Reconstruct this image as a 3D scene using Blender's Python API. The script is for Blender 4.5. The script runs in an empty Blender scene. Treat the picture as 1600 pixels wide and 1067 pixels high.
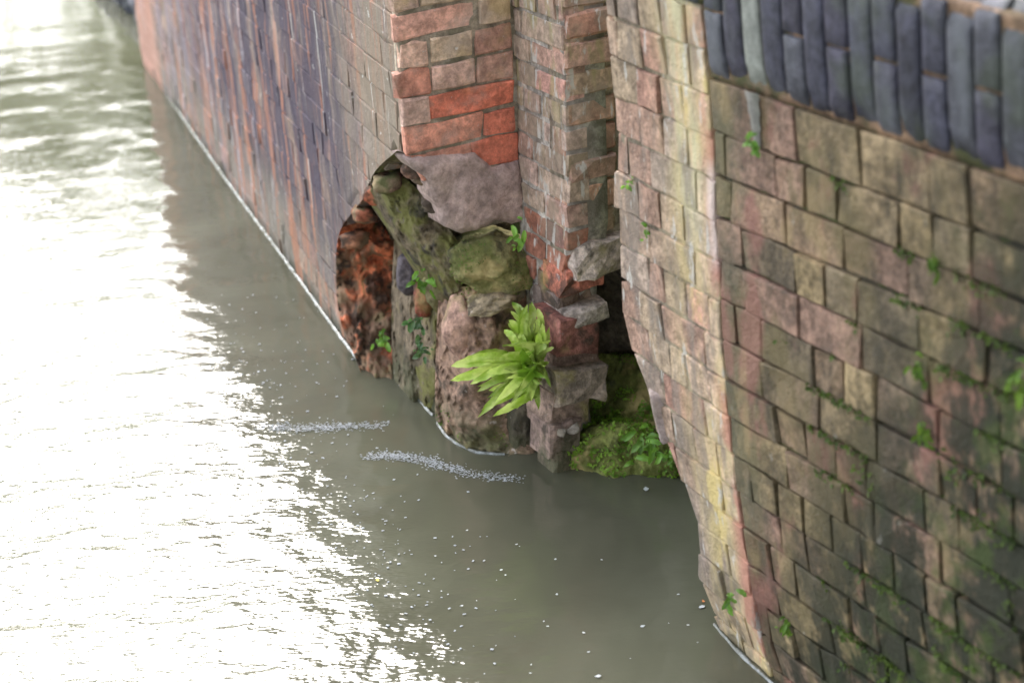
import bpy, bmesh, math, random
import numpy as np
from mathutils import Vector, noise, Matrix
sc = bpy.context.scene
col = sc.collection

# ---------------------------------------------------------------- camera
F = 2900.0; PT = math.radians(22.7); RO = math.radians(4.3); H = 1.9     # focal length in photo pixels, pitch, roll, eye height
FW = Vector((0, math.cos(PT), -math.sin(PT)))
R0 = Vector((1, 0, 0)); D0 = -R0.cross(FW)
RI = math.cos(RO) * R0 + math.sin(RO) * D0
DN = -math.sin(RO) * R0 + math.cos(RO) * D0
CAM = Vector((0, 0, H))
cd = bpy.data.cameras.new('camera'); cam = bpy.data.objects.new('camera', cd); col.objects.link(cam)
cd.sensor_width = 36; cd.lens = F / 1600 * 36; cd.clip_end = 500; cd.clip_start = .05
M = Matrix((RI, -DN, -FW)).transposed().to_4x4(); M.translation = CAM
cam.matrix_world = M
cd.dof.use_dof = True; cd.dof.focus_distance = 3.9; cd.dof.aperture_fstop = 3.2
sc.camera = cam
# ---------------------------------------------------------------- sky, sun, exposure
w = bpy.data.worlds.new('World'); sc.world = w; w.use_nodes = True
nt = w.node_tree; bg = nt.nodes['Background']
sky = nt.nodes.new('ShaderNodeTexSky'); sky.sky_type = 'NISHITA'; sky.sun_disc = False
SEL, SAZ = math.radians(41), math.radians(-14)
sky.sun_elevation = SEL; sky.sun_rotation = SAZ; sky.dust_density = 3; sky.air_density = 1.0
hs = nt.nodes.new('ShaderNodeHueSaturation'); hs.inputs['Saturation'].default_value = .34
nt.links.new(sky.outputs[0], hs.inputs['Color']); nt.links.new(hs.outputs[0], bg.inputs[0])
bg.inputs[1].default_value = .15
sd = bpy.data.lights.new('sun', 'SUN'); sd.energy = .38; sd.angle = math.radians(38); sd.color = (1, .96, .9)
so = bpy.data.objects.new('sun', sd); col.objects.link(so)
sv = Vector((math.sin(SAZ) * math.cos(SEL), math.cos(SAZ) * math.cos(SEL), math.sin(SEL)))
so.rotation_euler = sv.to_track_quat('Z', 'Y').to_euler()
sc.view_settings.view_transform = 'Standard'; sc.view_settings.look = 'None'
sc.view_settings.exposure = 2.6; sc.view_settings.gamma = 1; sc.view_settings.use_curve_mapping = False
sc.cycles.max_bounces = 6

# ---------------------------------------------------------------- helpers
def ray(x, y): return (FW * F + RI * (x - 800) + DN * (y - 533.5)).normalized()
def at_y(x, y, Y):
    v = ray(x, y); return CAM + v * (Y / v.y)
def at_z(x, y, z=0.):
    v = ray(x, y); return CAM + v * ((z - H) / v.z)
def lerp_tab(tab, z):
    if z <= tab[0][0]: return tab[0][1]
    for (a, u), (b, v) in zip(tab, tab[1:]):
        if z <= b: return u + (v - u) * (z - a) / (b - a)
    return tab[-1][1]
def ns(p, s, o=0): return noise.noise(Vector((p[0] * s + o, p[1] * s - o, p[2] * s + 2 * o)))

def link(o, parent=None):
    col.objects.link(o)
    if parent is not None: o.parent = parent
    return o
def mesh_obj(name, vs, fs, mat, parent=None, smooth=False, color=None):
    me = bpy.data.meshes.new(name); me.from_pydata([tuple(v) for v in vs], [], fs); me.materials.append(mat)
    if smooth: me.polygons.foreach_set('use_smooth', [True] * len(me.polygons))
    me.update()
    o = bpy.data.objects.new(name, me)
    if color: o.color = (*color, 1)
    return link(o, parent)
def tag(o, label=None, cat=None, group=None, kind=None):
    if label: o['label'] = label
    if cat: o['category'] = cat
    if group: o['group'] = group
    if kind: o['kind'] = kind
    return o
def thing(name, label, cat, loc=(0, 0, 0), group=None):
    o = bpy.data.objects.new(name, None); o.location = loc; o.empty_display_size = .1
    bpy.context.view_layer.update()
    return tag(link(o), label, cat, group)

# ---------------------------------------------------------------- materials
class NT:
    def __init__(s, name):
        s.m = bpy.data.materials.new(name); s.m.use_nodes = True; s.t = s.m.node_tree
        s.b = s.t.nodes['Principled BSDF']; s.n = s.t.nodes.new
        s.geo = s.n('ShaderNodeNewGeometry').outputs['Position']
    def L(s, a, b): s.t.links.new(a, b)
    def pos(s, sx=1, sy=1, sz=1):
        m = s.n('ShaderNodeVectorMath'); m.operation = 'MULTIPLY'; s.L(s.geo, m.inputs[0]); m.inputs[1].default_value = (sx, sy, sz); return m.outputs[0]
    def noise(s, scale, detail=4, rough=.6, vec=None, off=0, dist=0):
        n = s.n('ShaderNodeTexNoise'); n.inputs['Scale'].default_value = scale; n.inputs['Detail'].default_value = detail
        n.inputs['Roughness'].default_value = rough; n.inputs['Distortion'].default_value = dist
        v = vec if vec is not None else s.geo
        if off:
            a = s.n('ShaderNodeVectorMath'); a.operation = 'ADD'; s.L(v, a.inputs[0]); a.inputs[1].default_value = (off, off * .7, -off); v = a.outputs[0]
        s.L(v, n.inputs['Vector']); return n.outputs['Fac']
    def ramp(s, fac, lo, hi, a=0., b=1.):
        m = s.n('ShaderNodeMapRange'); m.interpolation_type = 'SMOOTHSTEP'
        m.inputs['From Min'].default_value = lo; m.inputs['From Max'].default_value = hi
        m.inputs['To Min'].default_value = a; m.inputs['To Max'].default_value = b
        s.L(fac, m.inputs['Value']); return m.outputs[0]
    def math(s, op, a, b=None):
        m = s.n('ShaderNodeMath'); m.operation = op
        for i, v in enumerate((a, b)):
            if v is None: continue
            if isinstance(v, (int, float)): m.inputs[i].default_value = v
            else: s.L(v, m.inputs[i])
        return m.outputs[0]
    def mix(s, f, a, b, blend='MIX'):
        m = s.n('ShaderNodeMix'); m.data_type = 'RGBA'; m.blend_type = blend
        for k, v in (('Factor', f), ('A', a), ('B', b)):
            i = [q for q in m.inputs if q.name == k and q.type == ('VALUE' if k == 'Factor' else 'RGBA')][0]
            if isinstance(v, (int, float)): i.default_value = v
            elif isinstance(v, tuple): i.default_value = (*v, 1)
            else: s.L(v, i)
        return [q for q in m.outputs if q.type == 'RGBA'][0]
    def dot(s, vec, off=0):
        m = s.n('ShaderNodeVectorMath'); m.operation = 'DOT_PRODUCT'; s.L(s.geo, m.inputs[0]); m.inputs[1].default_value = vec
        return s.math('ADD', m.outputs['Value'], off)
    def bump(s, hgt, strength, dist, prev=None):
        b = s.n('ShaderNodeBump'); b.inputs['Strength'].default_value = strength; b.inputs['Distance'].default_value = dist
        s.L(hgt, b.inputs['Height'])
        if prev is not None: s.L(prev, b.inputs['Normal'])
        return b.outputs[0]

def stone_mat(name, base=None, overlays=(), grain=.45, rough=.85, bump=1.0, gscale=1.0):
    """brick / stone: colour from the object's own colour unless base is given; overlays are stains:
    dict(c=colour, s=scale, v=(x,y,z) stretch, lo, hi, a=amount, reg=[(vec,off,lo,hi),...], off)"""
    k = NT(name)
    if base is None:
        oi = k.n('ShaderNodeObjectInfo'); c = oi.outputs['Color']
    else:
        rg = k.n('ShaderNodeRGB'); rg.outputs[0].default_value = (*base, 1); c = rg.outputs[0]
    n1 = k.noise(55 * gscale, 5, .7); n2 = k.noise(13 * gscale, 4, .6, off=3)
    g = k.ramp(n1, .3, .7, 1 - grain, 1 + grain); g2 = k.ramp(n2, .3, .7, 1 - grain * .7, 1 + grain * .7)
    gm = k.math('MULTIPLY', g, g2)
    cb = k.n('ShaderNodeCombineColor')
    for i in range(3): k.L(gm, cb.inputs[i])
    c = k.mix(1.0, c, cb.outputs[0], 'MULTIPLY')
    for j, o in enumerate(overlays):
        v = k.pos(*o['v']) if 'v' in o else None
        f = k.ramp(k.noise(o['s'], o.get('d', 4), o.get('r', .6), vec=v, off=o.get('off', 7.3 * (j + 1))), o['lo'], o['hi'])
        for (vec, off, lo, hi) in o.get('reg', ()):
            f = k.math('MULTIPLY', f, k.ramp(k.dot(vec, off), lo, hi) if lo < hi else k.ramp(k.dot(vec, off), hi, lo, 1., 0.))
        f = k.math('MULTIPLY', f, o.get('a', 1.))
        c = k.mix(f, c, o['c'])
    k.L(c, k.b.inputs['Base Color'])
    k.b.inputs['Roughness'].default_value = rough; k.b.inputs['Specular IOR Level'].default_value = .35
    nb = k.bump(k.noise(38 * gscale, 5, .7, off=11), .55 * bump, .008)
    nb = k.bump(k.noise(190 * gscale, 3, .7), .5 * bump, .0025, nb)
    k.L(nb, k.b.inputs['Normal'])
    return k.m

def leaf_mat(name, c1, c2, c3=None, rough=.4):
    k = NT(name); oi = k.n('ShaderNodeObjectInfo')
    c = k.mix(k.ramp(k.noise(25, 3), .35, .65), c1, c2)
    cr = k.n('ShaderNodeCombineColor'); q_ = k.ramp(oi.outputs['Random'], 0, 1, .62, 1.2)
    for i_ in range(3): k.L(q_, cr.inputs[i_])
    c = k.mix(1., c, cr.outputs[0], 'MULTIPLY')
    if c3: c = k.mix(k.ramp(k.noise(9, 3, off=5), .52, .66), c, c3)
    k.L(c, k.b.inputs['Base Color']); k.b.inputs['Roughness'].default_value = rough
    tr = k.n('ShaderNodeBsdfTranslucent'); k.L(c, tr.inputs[0])
    mx = k.n('ShaderNodeMixShader'); mx.inputs[0].default_value = .35
    k.L(k.b.outputs[0], mx.inputs[1]); k.L(tr.outputs[0], mx.inputs[2])
    k.L(mx.outputs[0], k.t.nodes['Material Output'].inputs[0])
    return k.m

# wall frame (plan): K is the corner where strip and bridge wall meet
K = Vector((.345, 2.868, 0))
DR = Vector((.454, -.891, 0)).normalized()      # bridge wall, towards the camera
DS = Vector((-.40, .9165, 0)).normalized()      # pale strip, away from the camera
LEANK = [(-.3, .10), (0, .085), (.11, .058), (.4, .024), (.64, .008), (.825, .004), (1.04, 0), (1.22, -.012), (1.4, -.02)]
def yreg(lo, hi): return ((0, 1, 0), 0, lo, hi)
def zreg(lo, hi): return ((0, 0, 1), 0, lo, hi)

ORANGE = (.42, .13, .05); YEL = (.48, .36, .10); WHT = (.58, .56, .52); GRN = (.075, .10, .02); SOOT = (.06, .048, .075)
LILAC = (.30, .25, .29)
OV_L = [
    dict(c=(.26, .20, .15), s=4, lo=.4, hi=.7, a=.6),
    dict(c=LILAC, s=3, v=(3, 3, .8), lo=.38, hi=.62, a=.75, reg=[yreg(5.2, 6.6)]),
    dict(c=SOOT, s=4, v=(2.4, 2.4, .45), lo=.33, hi=.52, a=.93, reg=[yreg(4.15, 4.5), yreg(7.3, 6.0), zreg(.08, .3)]),
    dict(c=(.17, .16, .125), s=5, v=(1, 1, .5), lo=.3, hi=.6, a=.8, reg=[zreg(.40, .08)]),
    dict(c=(.05, .055, .035), s=7, lo=.25, hi=.5, a=.8, reg=[zreg(.05, .005)]),
    dict(c=(.42, .18, .10), s=5, v=(3.4, 3.4, .35), lo=.52, hi=.64, a=.75),
    dict(c=(.46, .42, .44), s=6, v=(3.4, 3.4, .3), lo=.56, hi=.68, a=.7, reg=[yreg(4.9, 5.6)]),
    dict(c=(.50, .27, .20), s=5, lo=.25, hi=.5, a=.8, reg=[yreg(7.35, 7.6)]),
    dict(c=(.24, .20, .15), s=6, v=(2.4, 2.4, .4), lo=.36, hi=.58, a=.75, reg=[yreg(4.8, 4.1)]),
    dict(c=WHT, s=9, v=(4, 4, .3), lo=.63, hi=.72, a=.7),
    dict(c=WHT, s=40, lo=.66, hi=.74, a=.8)]
m_left = stone_mat('weathered_wall_brick', overlays=OV_L, grain=.4, gscale=.8, bump=1.5)
m_left_mortar = stone_mat('weathered_wall_mortar', base=(.22, .175, .15), overlays=OV_L, grain=.5, gscale=.8, bump=1.5)
m_rec = stone_mat('recess_brick', bump=1.6, overlays=[
    dict(c=(.50, .40, .33), s=9, lo=.52, hi=.72, a=.55), dict(c=(.42, .30, .12), s=7, lo=.5, hi=.68, a=.6, reg=[zreg(.80, .92)]),
    dict(c=(.40, .31, .26), s=12, lo=.52, hi=.7, a=.45), dict(c=WHT, s=50, lo=.68, hi=.74, a=.8)], grain=.34)
m_mort = stone_mat('old_lime_mortar', base=(.30, .25, .19), overlays=[dict(c=(.15, .14, .09), s=14, lo=.45, hi=.65, a=.7), dict(c=(.5, .46, .4), s=26, lo=.55, hi=.68, a=.6)])
m_mortw = stone_mat('white_lime_mortar', base=(.44, .40, .36), overlays=[dict(c=(.2, .17, .14), s=14, lo=.42, hi=.6, a=.8)])
m_pier = stone_mat('pier_brick', overlays=[
    dict(c=(.33, .27, .2), s=10, lo=.42, hi=.65, a=.6, reg=[zreg(.42, .6)]),
    dict(c=(.36, .32, .15), s=12, v=(2, 2, .6), lo=.5, hi=.66, a=.7, reg=[zreg(.6, .95)]),
    dict(c=(.10, .09, .07), s=9, lo=.45, hi=.65, a=.7, reg=[zreg(.3, .1)]),
    dict(c=WHT, s=30, v=(1.6, 1.6, .5), lo=.56, hi=.66, a=.8)], grain=.4)
sK = -(K.dot(DS))
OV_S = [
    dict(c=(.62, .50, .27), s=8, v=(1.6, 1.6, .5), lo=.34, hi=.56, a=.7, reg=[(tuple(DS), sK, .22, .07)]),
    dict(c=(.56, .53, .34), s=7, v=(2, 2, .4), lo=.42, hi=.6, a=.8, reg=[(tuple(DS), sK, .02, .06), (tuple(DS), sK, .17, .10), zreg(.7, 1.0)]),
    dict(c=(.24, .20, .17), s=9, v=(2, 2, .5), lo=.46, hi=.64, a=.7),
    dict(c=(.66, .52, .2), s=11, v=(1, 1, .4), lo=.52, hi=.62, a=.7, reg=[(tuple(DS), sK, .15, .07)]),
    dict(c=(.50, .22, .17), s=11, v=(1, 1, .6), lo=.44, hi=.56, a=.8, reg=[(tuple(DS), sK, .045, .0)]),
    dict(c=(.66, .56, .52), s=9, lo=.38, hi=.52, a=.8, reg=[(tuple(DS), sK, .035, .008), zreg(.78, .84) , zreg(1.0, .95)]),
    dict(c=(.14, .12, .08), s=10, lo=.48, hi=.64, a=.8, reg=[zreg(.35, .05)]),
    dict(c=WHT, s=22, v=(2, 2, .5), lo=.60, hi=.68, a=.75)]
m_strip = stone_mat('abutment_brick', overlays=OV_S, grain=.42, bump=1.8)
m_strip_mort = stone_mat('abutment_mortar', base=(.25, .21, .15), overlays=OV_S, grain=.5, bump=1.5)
m_right = stone_mat('damp_wall_brick', overlays=[
    dict(c=(.17, .135, .065), s=8, v=(1, 1, .45), lo=.42, hi=.62, a=.75),
    dict(c=(.06, .05, .035), s=11, v=(1, 1, .5), r=.7, lo=.5, hi=.66, a=.7),
    dict(c=(.12, .12, .075), s=5, v=(1, 1, .7), lo=.35, hi=.6, a=.7, reg=[(tuple(DR), -K.dot(DR), .14, .0)]),
    dict(c=(.30, .13, .11), s=6, v=(1, 1, .6), lo=.54, hi=.64, a=.6),
    dict(c=(.34, .25, .13), s=9, v=(1, 1, .5), lo=.56, hi=.66, a=.6),
    dict(c=(.022, .026, .015), s=8, v=(1, 1, .6), r=.75, lo=.38, hi=.52, a=.95, reg=[((.454, -.891, -.62), 2.399 + .62 * .50, .06, .5)]),
    dict(c=(.05, .075, .016), s=12, lo=.50, hi=.62, a=.8, reg=[((.454, -.891, -.4), 2.399, .05, .5)]),
    dict(c=(.34, .33, .30), s=16, v=(1.5, 1.5, .7), lo=.68, hi=.76, a=.7)], grain=.5, rough=.7, bump=1.7)
m_right_mort = stone_mat('mossy_joint_mortar', base=(.085, .068, .045), overlays=[dict(c=(.02, .02, .013), s=7, lo=.42, hi=.55, a=.9), dict(c=(.05, .075, .012), s=14, lo=.5, hi=.62), dict(c=(.09, .07, .05), s=9, lo=.55, hi=.7)])
m_blue = stone_mat('blue_engineering_brick', overlays=[
    dict(c=(.15, .16, .18), s=9, v=(1, 1, .3), lo=.5, hi=.7, a=.6), dict(c=(.07, .085, .06), s=6, lo=.5, hi=.68, a=.6)], grain=.4, rough=.62, bump=.8)
m_bluemort = stone_mat('brown_coping_mortar', base=(.22, .14, .09), overlays=[dict(c=(.05, .06, .02), s=9, lo=.5, hi=.65, a=.9), dict(c=(.26, .2, .15), s=8, lo=.58, hi=.7)])
m_grey = stone_mat('grey_stone', overlays=[dict(c=(.12, .13, .09), s=8, lo=.5, hi=.65, a=.6)], grain=.25)
m_red = stone_mat('raw_broken_brick', overlays=[
    dict(c=(.17, .12, .08), s=12, lo=.34, hi=.52, a=.9, reg=[zreg(.24, .06)]), dict(c=(.20, .15, .09), s=10, lo=.48, hi=.6, a=.8),
    dict(c=(.05, .035, .025), s=15, lo=.50, hi=.60, a=.9), dict(c=(.22, .19, .09), s=9, lo=.54, hi=.66, a=.7),
    dict(c=(.05, .07, .015), s=11, lo=.58, hi=.68, a=.7)], grain=.5, bump=1.6)
m_rock = stone_mat('rubble_stone', overlays=[
    dict(c=(.05, .04, .03), s=14, lo=.55, hi=.66, a=.8), dict(c=(.30, .26, .09), s=8, lo=.52, hi=.66, a=.6),
    dict(c=(.06, .07, .03), s=10, lo=.3, hi=.6, a=.75, reg=[zreg(.13, .03)]), dict(c=(.45, .4, .36), s=40, lo=.66, hi=.74, a=.7)], grain=.5, bump=1.6)
m_mossrock = stone_mat('mossy_rubble_stone', overlays=[
    dict(c=(.10, .115, .025), s=9, lo=.42, hi=.60, a=.8), dict(c=(.035, .035, .02), s=14, lo=.54, hi=.68, a=.8), dict(c=(.42, .32, .14), s=7, lo=.56, hi=.68, a=.7)], grain=.45, bump=1.8)
m_cav = stone_mat('damp_wall_core', base=(.13, .10, .06), overlays=[
    dict(c=(.15, .15, .035), s=10, lo=.42, hi=.6, a=.8), dict(c=(.03, .025, .02), s=13, lo=.52, hi=.64, a=.85),
    dict(c=(.15, .12, .12), s=24, lo=.62, hi=.7, a=.8), dict(c=(.28, .2, .13), s=17, lo=.6, hi=.7, a=.7)], grain=.55, bump=2)
m_dark = stone_mat('wet_cavity_rubble', base=(.10, .08, .055), grain=.5, bump=2)
m_moss = stone_mat('moss', base=(.085, .13, .012), overlays=[dict(c=(.15, .20, .02), s=20, lo=.5, hi=.62), dict(c=(.06, .05, .03), s=13, lo=.55, hi=.66, a=.8)], grain=.5, bump=2.2, rough=1)
m_fern = leaf_mat('fern_leaf', (.34, .52, .05), (.66, .78, .22), (.15, .28, .02))
m_sprout = leaf_mat('sprout_leaf', (.16, .34, .05), (.24, .46, .06))
m_ivy = leaf_mat('ivy_leaf', (.07, .16, .05), (.13, .24, .08))
m_mossleaf = leaf_mat('moss_leaf', (.10, .20, .02), (.20, .33, .03), rough=.6)
m_mossdark = leaf_mat('dark_moss_leaf', (.045, .08, .012), (.11, .17, .02), rough=.7)
m_treeleaf = leaf_mat('tree_leaf', (.16, .23, .06), (.26, .34, .10), (.30, .32, .08), rough=.5)
m_bark = stone_mat('bark', base=(.10, .075, .05), gscale=.5)
m_soil = stone_mat('soil_and_grass', base=(.08, .11, .03), gscale=.2)
m_path = stone_mat('towpath_gravel', base=(.28, .27, .26), gscale=.6)
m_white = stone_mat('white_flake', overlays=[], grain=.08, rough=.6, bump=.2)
k = NT('waterside'); k.b.inputs['Base Color'].default_value = (.40, .43, .42, 1); k.b.inputs['Roughness'].default_value = .25
k.L(k.mix(k.ramp(k.noise(22, 4), .44, .60), (.07, .075, .06), (.21, .23, .23)), k.b.inputs['Base Color']); m_waterside = k.m

# ---------------------------------------------------------------- brick pieces
def chunk(P, a0, a1, z0, z1, depth, rnd, edge=.004, jag=.0, rough=.0015, arr=(5, 4)):
    """P(s,z,d) -> world point, d = metres proud of the face. Rounded, slightly uneven block."""
    nu, nv = arr; vs = []; fs = []
    us = [a0, a0 + edge] + [a0 + edge + (a1 - a0 - 2 * edge) * i / (nu - 3) for i in range(1, nu - 3)] + [a1 - edge, a1]
    ws = [z0, z0 + edge] + [z0 + edge + (z1 - z0 - 2 * edge) * i / (nv - 3) for i in range(1, nv - 3)] + [z1 - edge, z1]
    us = us[:nu]; ws = ws[:nv]
    so = rnd.random() * 50
    for j, z in enumerate(ws):
        for i, u in enumerate(us):
            e = i in (0, len(us) - 1) or j in (0, len(ws) - 1)
            cnr = i in (0, len(us) - 1) and j in (0, len(ws) - 1)
            d = (-edge * (1.6 if cnr else 1.)) if e else 0
            q = (u * 1., z, so)
            d += rough * 2 * ns(q, 23)
            du = jag * ns(q, 31, 3) if e else 0
            dz = jag * .8 * ns(q, 37, 7) if e else 0
            vs.append(P(u + du + (0.0008 * rnd.uniform(-1, 1)), z + dz + .0012 * rnd.uniform(-1, 1), d))
    n1, n2 = len(us), len(ws)
    for j in range(n2 - 1):
        for i in range(n1 - 1):
            a = j * n1 + i; fs.append((a, a + 1, a + n1 + 1, a + n1))
    ring = [i for i in range(n1)] + [j * n1 + n1 - 1 for j in range(1, n2)] + [(n2 - 1) * n1 + i for i in range(n1 - 2, -1, -1)] + [j * n1 for j in range(n2 - 2, 0, -1)]
    base = len(vs)
    for r in ring:
        j, i = divmod(r, n1); vs.append(P(us[i], ws[j], -depth))
    m = len(ring)
    for t in range(m): fs.append((ring[(t + 1) % m], ring[t], base + t, base + (t + 1) % m))
    return vs, fs

class Face:
    """upright wall face: O + D*s, lean(z) in x, N = outward normal"""
    def __init__(f, O, D, out, lean=None): f.O, f.D, f.N, f.lean = Vector(O), Vector(D).normalized(), Vector(out).normalized(), lean or [(0, 0)]
    def P(f, s, z, d=0):
        p = f.O + f.D * s + f.N * d; return Vector((p.x + lerp_tab(f.lean, z), p.y, z))
    def sz(f, px, py):
        l = 0
        n = f.N; v = ray(px, py)
        for _ in range(6):
            q = f.O + Vector((l, 0, 0)); t = (q - CAM).dot(n) / v.dot(n); p = CAM + v * t; l = lerp_tab(f.lean, p.z)
        return (p - f.O - Vector((l, 0, 0))).dot(f.D), p.z
    def tab(f, pts):
        r = sorted([(z, s) for s, z in (f.sz(*p) for p in pts)]); return r

def rows_of(z0, z1, h, rnd, jit=.002):
    r = [z0]
    while r[-1] < z1 - h * .5: r.append(r[-1] + h + rnd.uniform(-jit, jit))
    return r
def lay(face, parent, mat, rows, slo, shi, seed, palette, L=.225, Hd=.112, joint=.009, depth=.05, proud=.003, edge=.004, rough=.002, jagged=False,
        single=lambda s, z: True, pattern=None, breaklo=False, breakhi=False, keep=lambda s, z: True):
    rnd = random.Random(seed); mv, mf = [], []
    for k, (z0, z1) in enumerate(zip(rows, rows[1:])):
        zc = (z0 + z1) / 2; a, b = slo(zc), shi(zc)
        s = (a if not breaklo else 0)
        start = -(k % 2) * Hd * .5 - (L if k % 4 > 1 else 0) * .5
        s = min(a, 0) - L + start + rnd.uniform(-.01, .01)
        i = 0
        while s < b:
            ln = (pattern(k, i, rnd) if pattern else (L if (k % 2 == 0 or rnd.random() < .25) else Hd)) * rnd.uniform(.97, 1.03)
            e0, e1 = s, s + ln; i += 1; s = e1
            if e1 < a + .02 or e0 > b - .015: continue
            if e0 < a: e0 = a
            if e1 > b: e1 = b
            if b - e1 < .03: e1 = b; s = b
            if e0 - a < .03 and e0 > a: e0 = a
            if breaklo and e0 == a: e0 += rnd.uniform(-.006, .010)
            if breakhi and e1 == b: e1 += rnd.uniform(-.022, .006) if zc < .42 else rnd.uniform(-.010, .008)
            if e1 - e0 < .02 or not keep((e0 + e1) / 2, zc): continue
            pr = rnd.uniform(-proud, proud); tl = rnd.uniform(-.01, .01)
            cutlo = e0 <= a + .015 and a != 0; cuthi = e1 >= b - .02
            def P(u, z, d, pr=pr, tl=tl, e0=e0, e1=e1, cutlo=cutlo, cuthi=cuthi, a=a, b=b, zc=zc):
                q = min(1, max(0, (u - e0) / (e1 - e0)))
                if cutlo: u += max(-.045, min(.045, slo(z) - a)) * (1 - q)
                if cuthi: u += max(-.045, min(.045, shi(z) - b)) * q
                return face.P(u, z, d + pr + (u - e0) * tl * .6)
            jg = .014 if ((breaklo and e0 < a + .02) or (breakhi and e1 > b - .02)) else (.007 if jagged else .002)
            j_ = joint * rnd.uniform(.55, 1.25)
            v, f = chunk(P, e0 + j_ / 2, e1 - j_ / 2, z0 + j_ / 2, z1 - j_ / 2, depth, rnd, edge, jg, rough)
            if single((e0 + e1) / 2, zc):
                c = palette(rnd, (e0 + e1) / 2, zc)
                mesh_obj('brick', v, f, mat, parent, False, c)
            else:
                o = len(mv); mv += v; mf += [tuple(q + o for q in t) for t in f]
    if mv: tag(mesh_obj('upper_brickwork', mv, mf, mat, parent, False, palette(rnd, 0, 1)), kind='stuff')
def core(face, parent, mat, z0, z1, slo, shi, back=.007, thick=.22, name='mortar', ns_=24, nz=20, inset=.004):
    vs, fs = [], []; 
    for d in (-back, -thick):
        for j in range(nz + 1):
            z = z0 + (z1 - z0) * j / nz; a, b = slo(z) + inset, shi(z) - inset
            for i in range(ns_ + 1):
                s = a + (b - a) * i / ns_; dd = d - (min(1., back / .006) * (.006 * abs(ns((s, z, 3), 18)) + .004 * abs(ns((s, z, 3), 45))) if d == -back else 0)
                vs.append(face.P(s, z, dd))
    n = ns_ + 1; o = n * (nz + 1)
    for j in range(nz):
        for i in range(ns_):
            a = j * n + i; fs.append((a, a + 1, a + n + 1, a + n)); fs.append((o + a, o + a + n, o + a + n + 1, o + a + 1))
    for i in range(ns_):
        fs.append((i + 1, i, o + i, o + i + 1)); a = nz * n + i; fs.append((a, a + 1, o + a + 1, o + a))
    for j in range(nz):
        a = j * n; fs.append((a, a + n, o + a + n, o + a)); a += ns_; fs.append((a + n, a, o + a, o + a + n))
    return mesh_obj(name, vs, fs, mat, parent, True)

def pal(*cs, var=.15):
    def g(rnd, s, z):
        c = rnd.choice(cs); f = 1 + rnd.uniform(-var, var); return tuple(min(1, x * f) for x in c)
    return g

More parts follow.
